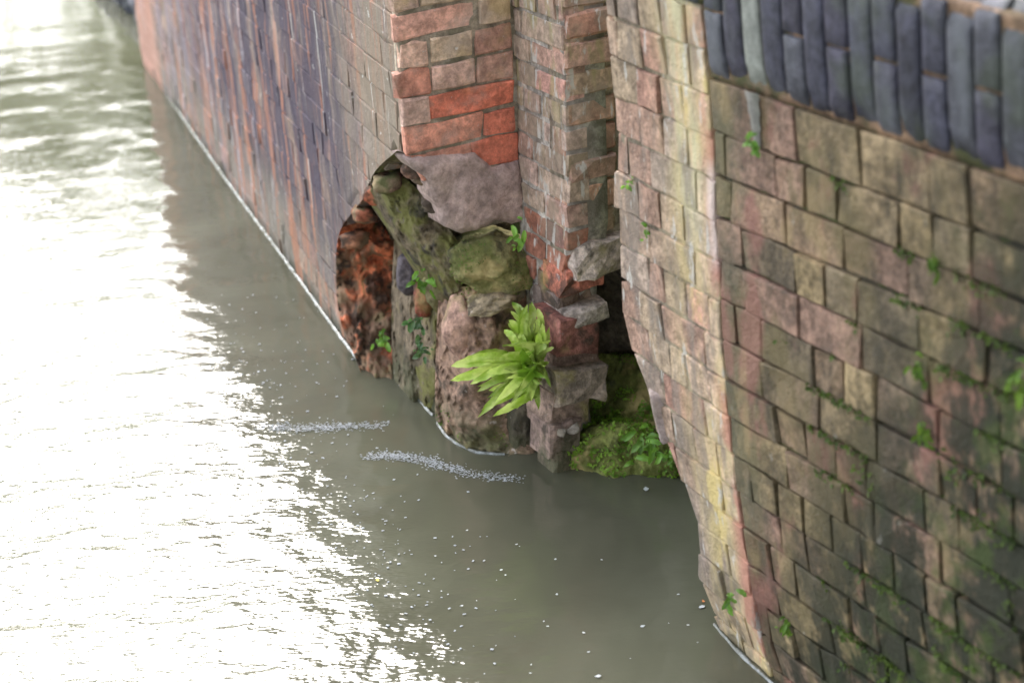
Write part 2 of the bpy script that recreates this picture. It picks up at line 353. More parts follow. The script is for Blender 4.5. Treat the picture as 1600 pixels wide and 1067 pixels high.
# ---------------------------------------------------------------- water
def build_water():
    rs = [0.6]
    while rs[-1] < 14: rs.append(rs[-1] * (1.0042 if 2.6 < rs[-1] < 9.5 else 1.02))
    while rs[-1] < 90: rs.append(rs[-1] * 1.12)
    th = list(np.radians(np.concatenate([np.arange(-180, -24, 3), np.arange(-24, 14, .1), np.arange(14, 180, 3)])))
    R, T = np.meshgrid(np.array(rs), np.array(th), indexing='ij')
    X = R * np.sin(T); Y = R * np.cos(T)
    rg = np.random.default_rng(5)
    Z = np.zeros_like(X)
    dist = -((X - K.x) * (-DR.y) * -1 + 0)  # placeholder
    nx, ny = -.891, -.454
    dw = (X - .345) * nx + (Y - 2.868) * ny          # metres out from the wall line
    calm = .30 + .70 * np.clip((dw - .15) / .75, 0, 1)
    calm *= np.clip((11 - R) / 4, .5, 1)
    for lam, amp, cnt, base, spread in ((.55, .0022, 7, -75, 30), (.26, .0014, 10, -80, 40), (.12, .0007, 12, -85, 55), (.06, .00028, 10, -80, 80)):
        for _ in range(cnt):
            a = math.radians(base + rg.normal() * spread); l = lam * rg.uniform(.75, 1.3)
            kx, ky = 2 * math.pi / l * math.cos(a), 2 * math.pi / l * math.sin(a)
            ph = rg.uniform(0, 6.28)
            wob = .6 * np.sin(X * 2.1 + rg.uniform(0, 6)) + .6 * np.sin(Y * 1.7 + rg.uniform(0, 6))
            env = .55 + .45 * np.sin(X * rg.uniform(.8, 2.5) + Y * rg.uniform(.8, 2.5) + rg.uniform(0, 6))
            Z += amp * rg.uniform(.6, 1.2) * env * np.sin(kx * X + ky * Y + ph + wob)
    Z *= calm
    # two small wash ridges running out from the stones
    def ridge(pts, hgt, wid):
        nonlocal Z
        P = [at_z(*p) for p in pts]
        best = np.full(X.shape, 9.)
        for a, b in zip(P, P[1:]):
            dx, dy = b.x - a.x, b.y - a.y; t = np.clip(((X - a.x) * dx + (Y - a.y) * dy) / (dx * dx + dy * dy), 0, 1)
            best = np.minimum(best, np.hypot(X - a.x - t * dx, Y - a.y - t * dy))
        Z += hgt * np.exp(-(best / wid) ** 2)
    if 0: ridge([(575, 708), (650, 716), (690, 730), (740, 742), (815, 750)], .006, .014)
    if 0: ridge([(420, 668), (500, 668), (600, 664)], .006, .014)
    vs = np.stack([X.ravel(), Y.ravel(), Z.ravel()], 1)
    n = len(th); nr = len(rs)
    idx = np.arange(nr * n).reshape(nr, n)
    a = idx[:-1, :-1].ravel(); b = idx[1:, :-1].ravel(); c = idx[1:, 1:].ravel(); d = idx[:-1, 1:].ravel()
    fs = np.stack([a, d, c, b], 1)
    me = bpy.data.meshes.new('water'); me.from_pydata(vs.tolist(), [], fs.tolist())
    me.polygons.foreach_set('use_smooth', [True] * len(me.polygons)); me.update()
    k = NT('canal_water'); b_ = k.b
    c = k.mix(k.ramp(k.noise(1.6, 3, dist=1.2), .35, .7), (.078, .078, .054), (.100, .102, .072))
    k.L(c, b_.inputs['Base Color']); b_.inputs['Roughness'].default_value = .075; b_.inputs['IOR'].default_value = 1.5
    b_.inputs['Specular IOR Level'].default_value = .5
    f = k.ramp(k.dot((-.891, -.454, 0), .345 * .891 + 2.868 * .454), .0, .8, .12, 1.)
    h1 = k.math('MULTIPLY', k.noise(16, 3, .6, vec=k.pos(.7, 1.3, 1)), f); h2 = k.math('MULTIPLY', k.noise(60, 2, .6, vec=k.pos(.8, 1.2, 1)), f)
    nb = k.bump(h1, .6, .018); nb = k.bump(h2, .35, .003, nb); k.L(nb, b_.inputs['Normal'])
    me.materials.append(k.m)
    o = link(bpy.data.objects.new('water', me)); tag(o, kind='structure')
build_water()
bed = mesh_obj('canal_bed', [(-90, -60, -1.4), (90, -60, -1.4), (90, 90, -1.4), (-90, 90, -1.4)], [(0, 1, 2, 3)], m_soil); tag(bed, kind='structure')

# ---------------------------------------------------------------- bridge wall (right) with the pale strip and blue coping
fR = Face(K, DR, (-.891, -.454, 0), LEANK); fR.N = Vector((DR.y, -DR.x, 0))
fS = Face(K, DS, (DS.y * -1, DS.x, 0), LEANK)
assert fR.N.x < 0 and fS.N.x < 0
SMAX = 1.0
abut = thing('bridge_abutment', 'damp brick bridge wall at right with a pale strip and blue brick top', 'wall', K)
abut_inv = K
def C0(o):  # keep world placement under a moved empty
    return o
class Sub:
    pass
def par(root):
    return root
# rows
rr = [-.12, -.044, .032, .108, .184, .26, .336, .412, .488, .564, .640, .716, .792, .868, .957 + .0]
rr = [z - .0 for z in rr]
rowsR = [1.128, 1.040] ; 
while rowsR[-1] > -.1: rowsR.append(rowsR[-1] - .0725)
rowsR = rowsR[::-1]
rowsS = [1.24]
while rowsS[-1] > -.1: rowsS.append(rowsS[-1] - .0712)
rowsS = rowsS[::-1]
# children keep world coordinates, so the root stays at the origin with its base given by K only in spirit
abut.location = (0, 0, 0)
def patR(k, i, r):
    return (.148 if r.random() < .75 else .075) if k % 2 == 0 else (.075 if r.random() < .65 else .14)
palR0 = pal((.25, .17, .11), (.23, .17, .10), (.27, .20, .11), (.22, .15, .105), (.25, .155, .115), (.17, .13, .085))
def palR(r, s, z):
    c = palR0(r, s, z)
    if .30 < s < .42 and z < .75 and r.random() < .4: c = (.25, .12, .10)
    if s < .07 and z < .35: c = (.25, .11, .08)
    
    return c
lay(fR, abut, m_right, rowsR, lambda z: 0.0, lambda z: SMAX, 11, palR, joint=.0065, depth=.06, proud=.0025, edge=.0018, rough=.0035, jagged=True, pattern=patR)
core(fR, abut, m_right_mort, -.3, 1.13, lambda z: 0.004, lambda z: SMAX, back=.008)
palS = pal((.42, .30, .22), (.44, .28, .21), (.38, .29, .23), (.44, .33, .23), (.44, .25, .19), (.33, .25, .21), var=.12)  # weathered brick tone; extra brightness against the right wall is light put into colour
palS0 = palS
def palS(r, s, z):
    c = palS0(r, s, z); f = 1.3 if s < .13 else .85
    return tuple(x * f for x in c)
hiS = fS.tab([(945, 0), (962, 250), (968, 400), (978, 530), (1010, 590), (1020, 650), (1040, 710), (1078, 780), (1084, 860), (1094, 930), (1115, 970), (1180, 1110)])
def shiS(z): return max(.03, lerp_tab(hiS, z))
def patS(k, i, r): return (.155 if r.random() < .5 else .08) if k % 2 == 0 else (.08 if r.random() < .8 else .055)
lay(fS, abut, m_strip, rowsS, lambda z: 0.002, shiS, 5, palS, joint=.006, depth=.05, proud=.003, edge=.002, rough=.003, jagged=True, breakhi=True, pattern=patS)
core(fS, abut, m_strip_mort, -.3, 1.24, lambda z: 0.004, lambda z: shiS(z) - .012, back=.0035, thick=.16)
# broken backing course showing behind the eroded lower edge of the strip
fS2 = Face(K - fS.N * .04, DS, fS.N, LEANK)
def sh2(z): return shiS(z) + .018 + .02 * ns((z, 0, 0), 9)
lay(fS2, abut, m_strip, rows_of(-.1, .50, .066, random.Random(2)), lambda z: max(.0, shiS(z) - .06), sh2, 61, pal((.34, .27, .18), (.22, .16, .11), (.40, .30, .22), (.28, .13, .09)), joint=.010, depth=.07, proud=.012, edge=.004, rough=.008, jagged=True, breakhi=True, pattern=lambda k, i, r: .06)
# blue coping bricks on end
rnd = random.Random(3)
s = .008; i = 0
while s < SMAX:
    wd = .0515 * rnd.uniform(.97, 1.03); zt = 1.36
    cols_ = [(.05, .05, .075), (.036, .036, .056), (.065, .066, .085), (.045, .042, .065)]
    if i == 2: segs = [(1.128, zt, 'pale')]
    elif i in (0,) or (i > 2 and i % 2 == 0): segs = [(1.128, 1.236, ''), (1.242, zt, '')]
    else: segs = [(1.128, zt, '')]
    for a, b, kd in segs:
        bot = 1 if a < 1.2 else 0
        pr = .002 + rnd.uniform(-.001, .001)
        P = lambda u, z, d, pr=pr, s=s, wd=wd, bot=bot: fR.P(u, z, d + pr - (.0012 * max(0, abs((u - s) / wd - .5) * 2 - .55) ** 1.5 * 2) - (.012 * max(0, 1 - (z - 1.128) / .018) ** 2 if bot else 0) - (.03 * max(0, 1 - (1.36 - z) / .016) ** 2))
        v, f = chunk(P, s + .0026, s + wd - .0026, a, b, .22, rnd, .0015, .002, .001, (7, 8))
        mesh_obj('brick', v, f, m_grey if kd else m_blue, abut, True, (.23, .24, .22) if kd else rnd.choice(cols_))
    s += wd; i += 1
core(fR, abut, m_bluemort, 1.128, 1.345, lambda z: .0, lambda z: SMAX, back=.004, name='coping_mortar')
for seed, (D_, face, a0, a1) in enumerate([(0, fS, .0, .36)]):
    s = .01
    while s < a1:
        P = lambda u, z, d: face.P(u, z, d + .004)
        v, f = chunk(P, s + .003, s + .0725, 1.243, 1.345, .2, rnd, .005, .001, .001)
        mesh_obj('brick', v, f, m_blue, abut, True, (.07, .07, .10)); s += .0755
core(fS, abut, m_bluemort, 1.243, 1.335, lambda z: .0, lambda z: .36, back=.004, name='coping_mortar')
# pale dribble of lime below the grey stone
vs, fs = [], []
for j in range(13):
    t = j / 12; z = 1.132 - t * .10; hw = .018 * (1 - t) ** .6 + .002 * math.sin(j * 2.1)
    c = .128 + .006 * t
    for i_, e in enumerate((-1, -.5, 0, .5, 1)):
        vs.append(fR.P(c + e * hw, z, .004 + .006 * (1 - e * e)))
for j in range(12):
    for i_ in range(4): a = j * 5 + i_; fs.append((a, a + 1, a + 6, a + 5))
mesh_obj('lime_dribble', vs, fs, m_grey, abut, True, (.26, .25, .23))

# ---------------------------------------------------------------- pier with groove face
LEANP = [(-.3, -.07), (0, -.053), (.36, -.017), (.8, .008), (1.07, .017), (1.4, .03)]
DP = Vector((-.42, .907, 0)).normalized()
fP = Face((.14, 3.78, 0), DP, (-DP.y, DP.x, 0), LEANP)
fG = Face((.14, 3.78, 0), (.9, .436, 0), (.436, -.9, 0), LEANP)
pier = thing('brick_pier', 'narrow brick pier between the two recesses with red and white courses low down', 'pier')
loP = fP.tab([(878, -20), (885, 200), (890, 380), (874, 450), (872, 490), (868, 560), (858, 620), (868, 690), (876, 728), (885, 790)])
hiP = fP.tab([(797, -40), (806, 200), (825, 450), (836, 560), (845, 640), (858, 722), (870, 790)])
def patP(k, i, r): return .17 if r.random() < .4 else .085
palPa = pal((.46, .29, .23), (.50, .28, .23), (.42, .31, .24), (.50, .36, .30))
palPb = pal((.46, .15, .10), (.24, .12, .10), (.20, .15, .13), (.36, .15, .10))
palPc = pal((.24, .17, .13), (.20, .15, .12))
def palP(r, s, z): return (palPa if z > .56 else palPb if z > .2 else palPc)(r, s, z)
rp = random.Random(8)
lay(fP, pier, m_pier, rows_of(-.10, 1.15, .056, rp), lambda z: lerp_tab(loP, z), lambda z: lerp_tab(hiP, z), 21, palP, joint=.010, depth=.05, proud=.003, edge=.002, breaklo=False, jagged=True, pattern=patP)
core(fP, pier, m_mortw, -.3, 1.15, lambda z: lerp_tab(loP, z) + .004, lambda z: lerp_tab(hiP, z) + .03, back=.003, thick=.10)
palG = pal((.46, .27, .19), (.48, .25, .18), (.42, .26, .20), (.44, .31, .22))
def patG(k, i, r): return .135
lay(fG, pier, m_strip if 0 else m_pier, rows_of(.535, 1.17, .0632, rp), lambda z: .0, lambda z: .13, 22, palG, joint=.012, depth=.06, proud=.007, edge=.004, rough=.004, jagged=True,
    pattern=lambda k, i, r: .60)
core(fG, pier, m_mort, .50, 1.17, lambda z: .0, lambda z: .17, back=.017, thick=.08)
rg_ = random.Random(6)
for (x0, y0, x1, y1, c_, pr_, dp_) in [
    (892, 385, 970, 418, (.44, .36, .31), .020, .13), (884, 424, 946, 447, (.42, .15, .10), -.005, .10), (886, 449, 940, 480, (.16, .11, .08), -.035, .10),
    (886, 486, 948, 497, (.44, .37, .32), .014, .11), (868, 500, 930, 546, (.24, .10, .08), .012, .12), (874, 549, 940, 576, (.20, .13, .10), -.015, .10),
    (866, 584, 942, 614, (.30, .235, .19), .020, .14), (860, 616, 920, 656, (.26, .18, .14), .010, .12), (856, 660, 902, 700, (.26, .18, .15), .020, .10), (862, 703, 890, 732, (.18, .13, .10), .015, .08)]:
    sa, za = fG.sz(x0, y0); sb, zb = fG.sz(x1, y1); sc2, zc2 = fG.sz((x0 + x1) / 2, (y0 + y1) / 2)
    tl_ = rg_.uniform(-.1, .1)
    P = lambda u, z, d, pr_=pr_, tl_=tl_, sc2=sc2: fG.P(u, z + (u - sc2) * tl_, d + pr_)
    v, f = chunk(P, sa, sb, min(za, zb), max(za, zb), dp_, rg_, .005, .016, .009, (6, 5))
    mesh_obj('broken_brick', v, f, m_rock, pier, False, c_)

# ---------------------------------------------------------------- recess wall
fC = Face((-.204, 3.862, 0), (.9, .436, 0), (.436, -.9, 0), [(-.3, -.03), (0, -.03), (.74, 0), (1.08, .008), (1.4, .012)])
rec = thing('recess_wall', 'brick face between weathered wall and pier with a patch of fresh orange bricks', 'wall')
loC = fC.tab([(610, -60), (620, 120), (632, 245), (640, 255), (672, 300), (690, 340), (718, 364)])
hiC = fC.tab([(798, -60), (806, 150), (812, 240), (820, 350), (822, 380)])
def palC(r, s, z):
    c = pal((.56, .36, .27), (.52, .36, .29), (.56, .42, .30), (.60, .33, .25))(r, s, z)
    if z < .93 and z > .70: c = pal((.60, .27, .19), (.58, .34, .26), (.54, .35, .28), (.62, .23, .15))(r, s, z)
    if z < .87 and z > .70 and s > .17: c = (.62, .19, .12)
    if z <= .70: c = pal((.30, .23, .19), (.28, .21, .18))(r, s, z)
    return c
rowsC = [.532, .60, .668, .735 , .797, .859, .921, .983, 1.045, 1.107, 1.169]
def patC(k, i, r): return .185 if (i + k) % 2 else .11
slab = rowsC[:3]
lay(fC, rec, m_rec, rowsC[2:], lambda z: lerp_tab(loC, z), lambda z: lerp_tab(hiC, z), 31, palC, joint=.008, depth=.022, proud=.004, edge=.003, rough=.003, jagged=True, pattern=patC, breaklo=True)
core(fC, rec, m_mort, .53, 1.165, lambda z: lerp_tab(loC, z) + .008, lambda z: lerp_tab(hiC, z) + .02, back=.005, thick=.035)
# rendered block under the bricks: lilac-grey and chipped, hanging lower at the left
def poly_block(name, face, pts, depth, mat, parent, color, n=14, proud=.012, amp=.006):
    sz = [face.sz(*p) for p in pts]
    from mathutils.geometry import delaunay_2d_cdt
    # densify outline
    out = []
    for (a, b) in zip(sz, sz[1:] + sz[:1]):
        m = max(1, int(math.hypot(a[0] - b[0], a[1] - b[1]) / .012))
        for i in range(m):
            t = i / m; q = (a[0] + (b[0] - a[0]) * t, a[1] + (b[1] - a[1]) * t)
            out.append((q[0] + .004 * ns((q[0], q[1], 1), 60), q[1] + .004 * ns((q[0], q[1], 5), 60)))
    no = len(out); ins = []
    s0, s1 = min(q[0] for q in out), max(q[0] for q in out); z0, z1 = min(q[1] for q in out), max(q[1] for q in out)
    def inside(x, y):
        c = False
        for (xa, ya), (xb, yb) in zip(out, out[1:] + out[:1]):
            if (ya > y) != (yb > y) and x < (xb - xa) * (y - ya) / (yb - ya) + xa: c = not c
        return c
    def edist(x, y): return min(math.hypot(x - a, y - b) for a, b in out)
    st = .012; x = s0
    while x < s1:
        y = z0
        while y < z1:
            if inside(x, y) and edist(x, y) > st * .6: ins.append((x + .003 * ns((x, y, 0), 90), y))
            y += st
        x += st
    vs2, _, fs, *_ = delaunay_2d_cdt([Vector(q) for q in out + ins], [], [list(range(no))], 1, 1e-5)
    vs = []
    for i, q in enumerate(vs2):
        e = edist(q.x, q.y); r = min(1, e / .006)
        vs.append(face.P(q.x, q.y, proud * math.sqrt(r) - proud + proud + amp * ns((q.x, q.y, 2), 14) + amp * .5 * ns((q.x, q.y, 2), 40)))
    m = len(vs); vs += [face.P(a, b, -depth) for a, b in out]
    F_ = [tuple(f) for f in fs] + [(i, (i + 1) % no, m + (i + 1) % no, m + i) for i in range(no)]
    return mesh_obj(name, vs, F_, mat, parent, True, color)
poly_block('render_patch', fC, [(636, 250), (655, 246), (700, 242), (742, 240), (770, 262), (812, 250), (821, 345), (800, 350), (775, 345), (745, 360), (720, 364), (694, 354), (690, 330), (676, 308), (668, 282), (650, 268)], .08, m_rec, rec, (.42, .31, .28), proud=.010, amp=.010)
# ---------------------------------------------------------------- left wing wall
DL = Vector((-.303, .953, 0)).normalized()
fL0 = Face((-.387, 4.438, 0), DL, (-DL.y, DL.x, 0), [(0, 0), (1.4, .02)])
class Curved(Face):
    SE = 3.72; RAD = .35
    def P(f, s, z, d=0):
        if s <= f.SE: return super().P(s, z, d)
        a = (s - f.SE) / f.RAD; c = f.O + f.D * f.SE - f.N * f.RAD
        if a > 1.9: a_, ex = 1.9, (s - f.SE) - 1.9 * f.RAD
        else: a_, ex = a, 0
        n = f.N * math.cos(a_) + f.D * math.sin(a_); t = f.D * math.cos(a_) - f.N * math.sin(a_)
        p = c + n * (f.RAD + d) + t * ex
        return Vector((p.x + lerp_tab(f.lean, z), p.y, z))
fL = Curved((-.387, 4.438, 0), DL, (-DL.y, DL.x, 0), [(0, 0), (1.4, .02)])
wing = thing('wing_wall', 'long weathered brick wall running away at left, streaked purple, white and orange', 'wall')
loL = fL.tab([(606, -120), (613, 0), (622, 120), (630, 242), (610, 256), (584, 285), (560, 322), (536, 352), (528, 395), (530, 430), (534, 470), (544, 520), (566, 572), (560, 640)])
def visL(s, z):
    # below the top edge of the photograph
    p = fL.P(s, z); q = p - CAM; d = q.dot(FW); y = 533.5 + F * q.dot(DN) / d
    return y > -12 and s < 4.4
palL = pal((.27, .19, .15), (.25, .18, .155), (.31, .18, .14), (.26, .2, .17), (.29, .2, .15), (.23, .18, .17), var=.1)
def patL(k, i, r): return (.21 if k % 2 == 0 else (.105 if r.random() < .35 else .21))
lay(fL, wing, m_left, rows_of(-.08, 1.13, .066, random.Random(4)), lambda z: lerp_tab(loL, z), lambda z: 4.9, 41, palL, joint=.006, depth=.04, proud=.002, edge=.0015, rough=.003,
    pattern=patL, single=visL, breaklo=True)
core(fL, wing, m_left_mortar, -.3, 1.12, lambda z: lerp_tab(loL, z) + .012, lambda z: 4.9, back=.0015, thick=.12, ns_=60)
# ---------------------------------------------------------------- rough patches and stones
def patch(name, grid, mat, parent, sub=14, amp=.02, sc_=16, seed=0, ret=False, thick=.06):
    """grid rows of (px,py,Y) -> displaced surface with depth behind it"""
    G = [[at_y(*p) for p in r] for r in grid]; nr, nc = len(G), len(G[0])
    def cat(p0, p1, p2, p3, t): return .5 * ((2 * p1) + (p2 - p0) * t + (2 * p0 - 5 * p1 + 4 * p2 - p3) * t * t + (3 * p1 - p0 - 3 * p2 + p3) * t ** 3)
    def row(r, u):
        i = min(int(u), nc - 2); t = u - i; g = G[r]
        return cat(g[max(i - 1, 0)], g[i], g[i + 1], g[min(i + 2, nc - 1)], t)
    def ev(u, v):
        j = min(int(v), nr - 2); t = v - j
        return cat(row(max(j - 1, 0), u), row(j, u), row(j + 1, u), row(min(j + 2, nr - 1), u), t)
    U, V = (nc - 1) * sub + 1, (nr - 1) * sub + 1; vs, fs = [], []
    for b in range(V):
        for a in range(U):
            p = ev(a / sub, b / sub); d = (CAM - p).normalized()
            h = amp * (ns(p, sc_, seed) + .6 * ns(p, sc_ * 2.3, seed + 4) + .45 * (abs(ns(p, sc_ * 4, seed + 9)) * 2 - .5) + .22 * ns(p, sc_ * 9, seed + 12))
            # ledges
            h += amp * .45 * (abs(((p.z / .064 + 1.5 * ns(p, 6)) % 1) - .5) * 2 - .5)
            vs.append(p + d * h)
    m = len(vs); vs += [v + (v - CAM).normalized() * thick for v in vs]
    for b in range(V - 1):
        for a in range(U - 1):
            q = b * U + a; fs.append((q, q + U, q + U + 1, q + 1)); fs.append((m + q, m + q + 1, m + q + U + 1, m + q + U))
    rim = list(range(U)) + [b * U + U - 1 for b in range(1, V)] + [(V - 1) * U + a for a in range(U - 2, -1, -1)] + [b * U for b in range(V - 2, 0, -1)]
    for x, y in zip(rim, rim[1:] + rim[:1]): fs.append((x, y, m + y, m + x))
    o = mesh_obj(name, vs, fs, mat, parent, True)
    return (o, vs[:m]) if ret else o
patch('broken_brick', [
    [(600, 272, 4.06), (614, 280, 4.16), (630, 292, 4.24)],
    [(556, 325, 4.36), (582, 322, 4.5), (604, 340, 4.6)],
    [(530, 365, 4.52), (566, 360, 4.55), (624, 385, 4.54)],
    [(525, 425, 4.58), (572, 420, 4.57), (626, 430, 4.54)],
    [(532, 500, 4.56), (574, 500, 4.52), (618, 505, 4.5)],
    [(562, 578, 4.43), (588, 585, 4.40), (622, 590, 4.42)],
    [(575, 640, 4.40), (598, 645, 4.38), (626, 650, 4.40)]], m_red, wing, amp=.05, seed=3).color = (.50, .14, .06, 1)
m_red_o = bpy.data.objects
patch('wall_core', [
    [(620, 236, 3.90), (648, 244, 3.93), (672, 262, 3.96), (700, 290, 4.0), (740, 320, 4.05), (800, 330, 4.1)],
    [(580, 280, 4.16), (622, 285, 4.26), (655, 305, 4.20), (695, 340, 4.06), (740, 372, 4.1), (800, 380, 4.12)],
    [(585, 345, 4.7), (612, 345, 4.52), (650, 365, 4.30), (695, 402, 4.10), (740, 440, 4.1), (830, 440, 4.1)],
    [(590, 420, 4.75), (616, 420, 4.60), (650, 420, 4.42), (690, 450, 4.14), (740, 500, 4.15), (840, 500, 4.1)],
    [(590, 500, 4.7), (610, 500, 4.56), (645, 500, 4.34), (690, 520, 4.12), (740, 560, 4.15), (850, 560, 4.1)],
    [(590, 600, 4.6), (612, 600, 4.44), (650, 620, 4.22), (700, 640, 4.1), (760, 680, 4.1), (860, 680, 4.05)],
    [(590, 700, 4.5), (615, 720, 4.4), (650, 740, 4.3), (700, 760, 4.15), (760, 800, 4.1), (870, 800, 4.0)]], m_cav, wing, amp=.028, seed=8)
patch('groove_core', [
    [(880, 392, 3.85), (920, 396, 3.90), (960, 400, 3.88), (1000, 400, 3.62)],
    [(870, 450, 3.93), (920, 450, 3.98), (965, 450, 3.96), (1010, 450, 3.8)],
    [(860, 540, 3.95), (920, 540, 4.0), (975, 540, 4.0), (1030, 560, 3.95)],
    [(850, 640, 4.05), (910, 640, 4.1), (980, 640, 4.1), (1060, 640, 4.0)],
    [(850, 740, 4.0), (910, 740, 4.0), (990, 740, 3.95), (1090, 780, 3.9)],
    [(850, 840, 3.9), (910, 840, 3.95), (1000, 880, 3.9), (1120, 940, 3.7)]], m_dark, pier, amp=.03, seed=14)

def rock(name, px, py, Y, wpx, hpx, dep, color, mat, seed, label, cat='stone', group=None, box=.55, tilt=0, yaw=0, amp=.18, sub=5, parent=None, flat=0):
    c = at_y(px, py, Y); scl = (c - CAM).dot(FW) / F; a, b = wpx * scl / 2, hpx * scl / 2 / math.cos(PT)
    bm = bmesh.new(); bmesh.ops.create_icosphere(bm, subdivisions=sub, radius=1)
    R_ = Matrix.Rotation(yaw, 3, 'Z') @ Matrix.Rotation(math.radians(tilt), 3, 'Y')
    dd = dep / 2
    rq = random.Random(seed * 13 + 1); pls = []
    for _ in range(20):
        nn = Vector((rq.gauss(0, 1), rq.gauss(0, 1), rq.gauss(0, 1))).normalized(); mm = max(abs(nn.x), abs(nn.y), abs(nn.z)); pls.append((nn, rq.uniform(.80, .98) * (1.0 + .25 * (1 - mm)) + max(0, box - .6) * .5))
    for v in bm.verts:
        d0 = v.co.copy(); p = d0.copy(); m = max(abs(p.x), abs(p.y), abs(p.z)); p = p * (1 - box) + p / m * box * .86
        p *= min(1.06, 1 / max(p.dot(nn) / dd_ for nn, dd_ in pls)) if max(p.dot(nn) / dd_ for nn, dd_ in pls) > 0 else 1
        n = 1 + amp * (.6 * ns(p, 1.3, seed) + .4 * ns(p, 3.1, seed + 2) + .28 * ns(p, 7, seed + 5) + .12 * ns(p, 16, seed + 6))
        # a few facets
        p = p * (n + amp * .10 * (1 - abs(ns(p, 9, seed + 11)) * 3) + .012 * ns(p, 32, seed))
        v.co = R_ @ Vector((p.x * a, p.y * dd, p.z * b))
    me = bpy.data.meshes.new(name); bm.to_mesh(me); bm.free(); me.materials.append(mat)
    me.polygons.foreach_set('use_smooth', [True] * len(me.polygons))
    o = bpy.data.objects.new(name, me); o.color = (*color, 1); o.location = c; link(o, parent)
    if label: tag(o, label, cat, group)
    return o
S_ = [
 ('boulder', 766, 404, 4.00, 135, 92, .22, (.26, .23, .10), m_mossrock, 1, 'yellow-green mossy boulder wedged under the grey rendered block of the recess', .55, 6),
 ('stone', 818, 650, 3.93, 62, 120, .14, (.075, .06, .04), m_rock, 3, 'dark wet stone at the waterline under the big fern', .4, 0),
 ('stone', 664, 466, 4.22, 36, 50, .12, (.22, .06, .04), m_rock, 5, 'small dark red stone just below the small fern in the cavity', .6, 0),
 ('stone', 640, 425, 4.30, 44, 60, .12, (.13, .11, .12), m_rock, 6, 'dark purplish grey stone beside the small fern in the cavity', .5, 8),
 ('stone', 775, 462, 3.97, 96, 34, .16, (.28, .22, .14), m_rock, 7, 'flat pale brown stone between the yellow-green boulder and the tall boulder', .6, -8),
 ('stone', 690, 455, 4.12, 50, 70, .12, (.19, .15, .09), m_mossrock, 8, 'rounded brown stone left of the flat pale stone', .4, -20),
 ('stone', 720, 508, 3.98, 60, 90, .10, (.34, .21, .16), m_rock, 12, 'pink-brown stone above and left of the big fern', .6, 8),
 ('mortar_lump', 876, 672, 3.76, 17, 14, .03, (.36, .31, .26), m_rec, 22, 'small pale mortar lump, left one of two on the pier foot', .95, 20),
 ('mortar_lump', 895, 668, 3.77, 22, 16, .03, (.38, .33, .29), m_rec, 23, 'small pale mortar lump, right one of two on the pier foot', .95, -20),
 ('stone', 1042, 640, 3.14, 46, 90, .09, (.36, .29, .27), m_rec, 27, 'lilac-grey chipped stone on the broken edge of the bridge wall', .95, -10),
]
for (nm, px, py, Y, wp, hp, dp, c, mt, sd_, lb, bx, tl) in S_:
    rock(nm, px, py, Y, wp, hp, dp, c, mt, sd_, lb, nm.replace('_', ' '), box=bx, tilt=tl, sub=5 if wp > 60 else 4, amp=.2 if bx < .9 else .10)

patch('mortar_slope', [
    [(596, 258, 4.12), (640, 284, 4.07), (677, 328, 4.03), (712, 372, 4.0), (735, 420, 4.02)],
    [(582, 288, 4.15), (624, 322, 4.05), (660, 368, 4.0), (697, 408, 3.96), (718, 452, 3.98)],
    [(578, 316, 4.24), (606, 352, 4.16), (642, 402, 4.11), (678, 442, 4.07), (700, 478, 4.07)],
    [(600, 350, 4.4), (620, 380, 4.35), (650, 430, 4.28), (682, 470, 4.2), (702, 500, 4.2)]], m_cav, rec, amp=.022, seed=51, thick=.05)
col_ = patch('rubble_column', [
    [(616, 372, 4.50), (645, 400, 4.36), (670, 420, 4.28), (700, 450, 4.18)],
    [(612, 450, 4.48), (636, 455, 4.34), (660, 470, 4.26), (692, 490, 4.14)],
    [(612, 530, 4.44), (636, 535, 4.28), (660, 545, 4.20), (690, 565, 4.10)],
    [(614, 590, 4.38), (632, 598, 4.27), (660, 612, 4.19), (688, 640, 4.10)],
    [(612, 640, 4.36), (640, 668, 4.22), (668, 690, 4.14), (700, 720, 4.05)]], m_rock, None, amp=.026, seed=63, thick=.08)
col_.color = (.17, .13, .085, 1); tag(col_, 'crumbling grey-brown rubble column with ivy between red broken brick and tall boulder', 'rubble')
boul = patch('boulder', [
    [(686, 452, 4.08), (740, 446, 3.99), (790, 446, 3.98), (832, 450, 4.01)],
    [(682, 520, 4.06), (732, 510, 3.94), (785, 508, 3.93), (838, 520, 3.98)],
    [(680, 590, 4.06), (728, 588, 3.92), (785, 590, 3.91), (846, 600, 3.97)],
    [(680, 648, 4.08), (712, 660, 3.96), (765, 676, 3.90), (852, 690, 3.90)],
    [(684, 672, 4.07), (722, 700, 3.93), (780, 716, 3.87), (854, 724, 3.86)],
    [(690, 740, 4.07), (724, 770, 3.93), (780, 780, 3.87), (854, 780, 3.86)]], m_rock, None, amp=.03, seed=77, thick=.12)
boul.color = (.29, .185, .13, 1); tag(boul, 'tall pinkish brown sandstone boulder standing in the water behind the big fern', 'boulder')
ledge = patch('mossy_ledge', [
    [(930, 552, 4.02), (965, 554, 3.98), (1000, 560, 3.92), (1040, 580, 3.86)],
    [(922, 610, 3.98), (958, 612, 3.93), (1000, 618, 3.87), (1046, 630, 3.82)],
    [(912, 655, 3.94), (952, 652, 3.87), (1000, 655, 3.81), (1052, 670, 3.77)],
    [(900, 680, 3.83), (948, 668, 3.77), (1000, 674, 3.73), (1056, 700, 3.71)],
    [(892, 722, 3.77), (948, 734, 3.73), (1000, 740, 3.71), (1060, 745, 3.69)],
    [(890, 800, 3.76), (948, 810, 3.72), (1000, 820, 3.70), (1070, 820, 3.68)]], m_mossrock, None, amp=.022, seed=31, thick=.1)
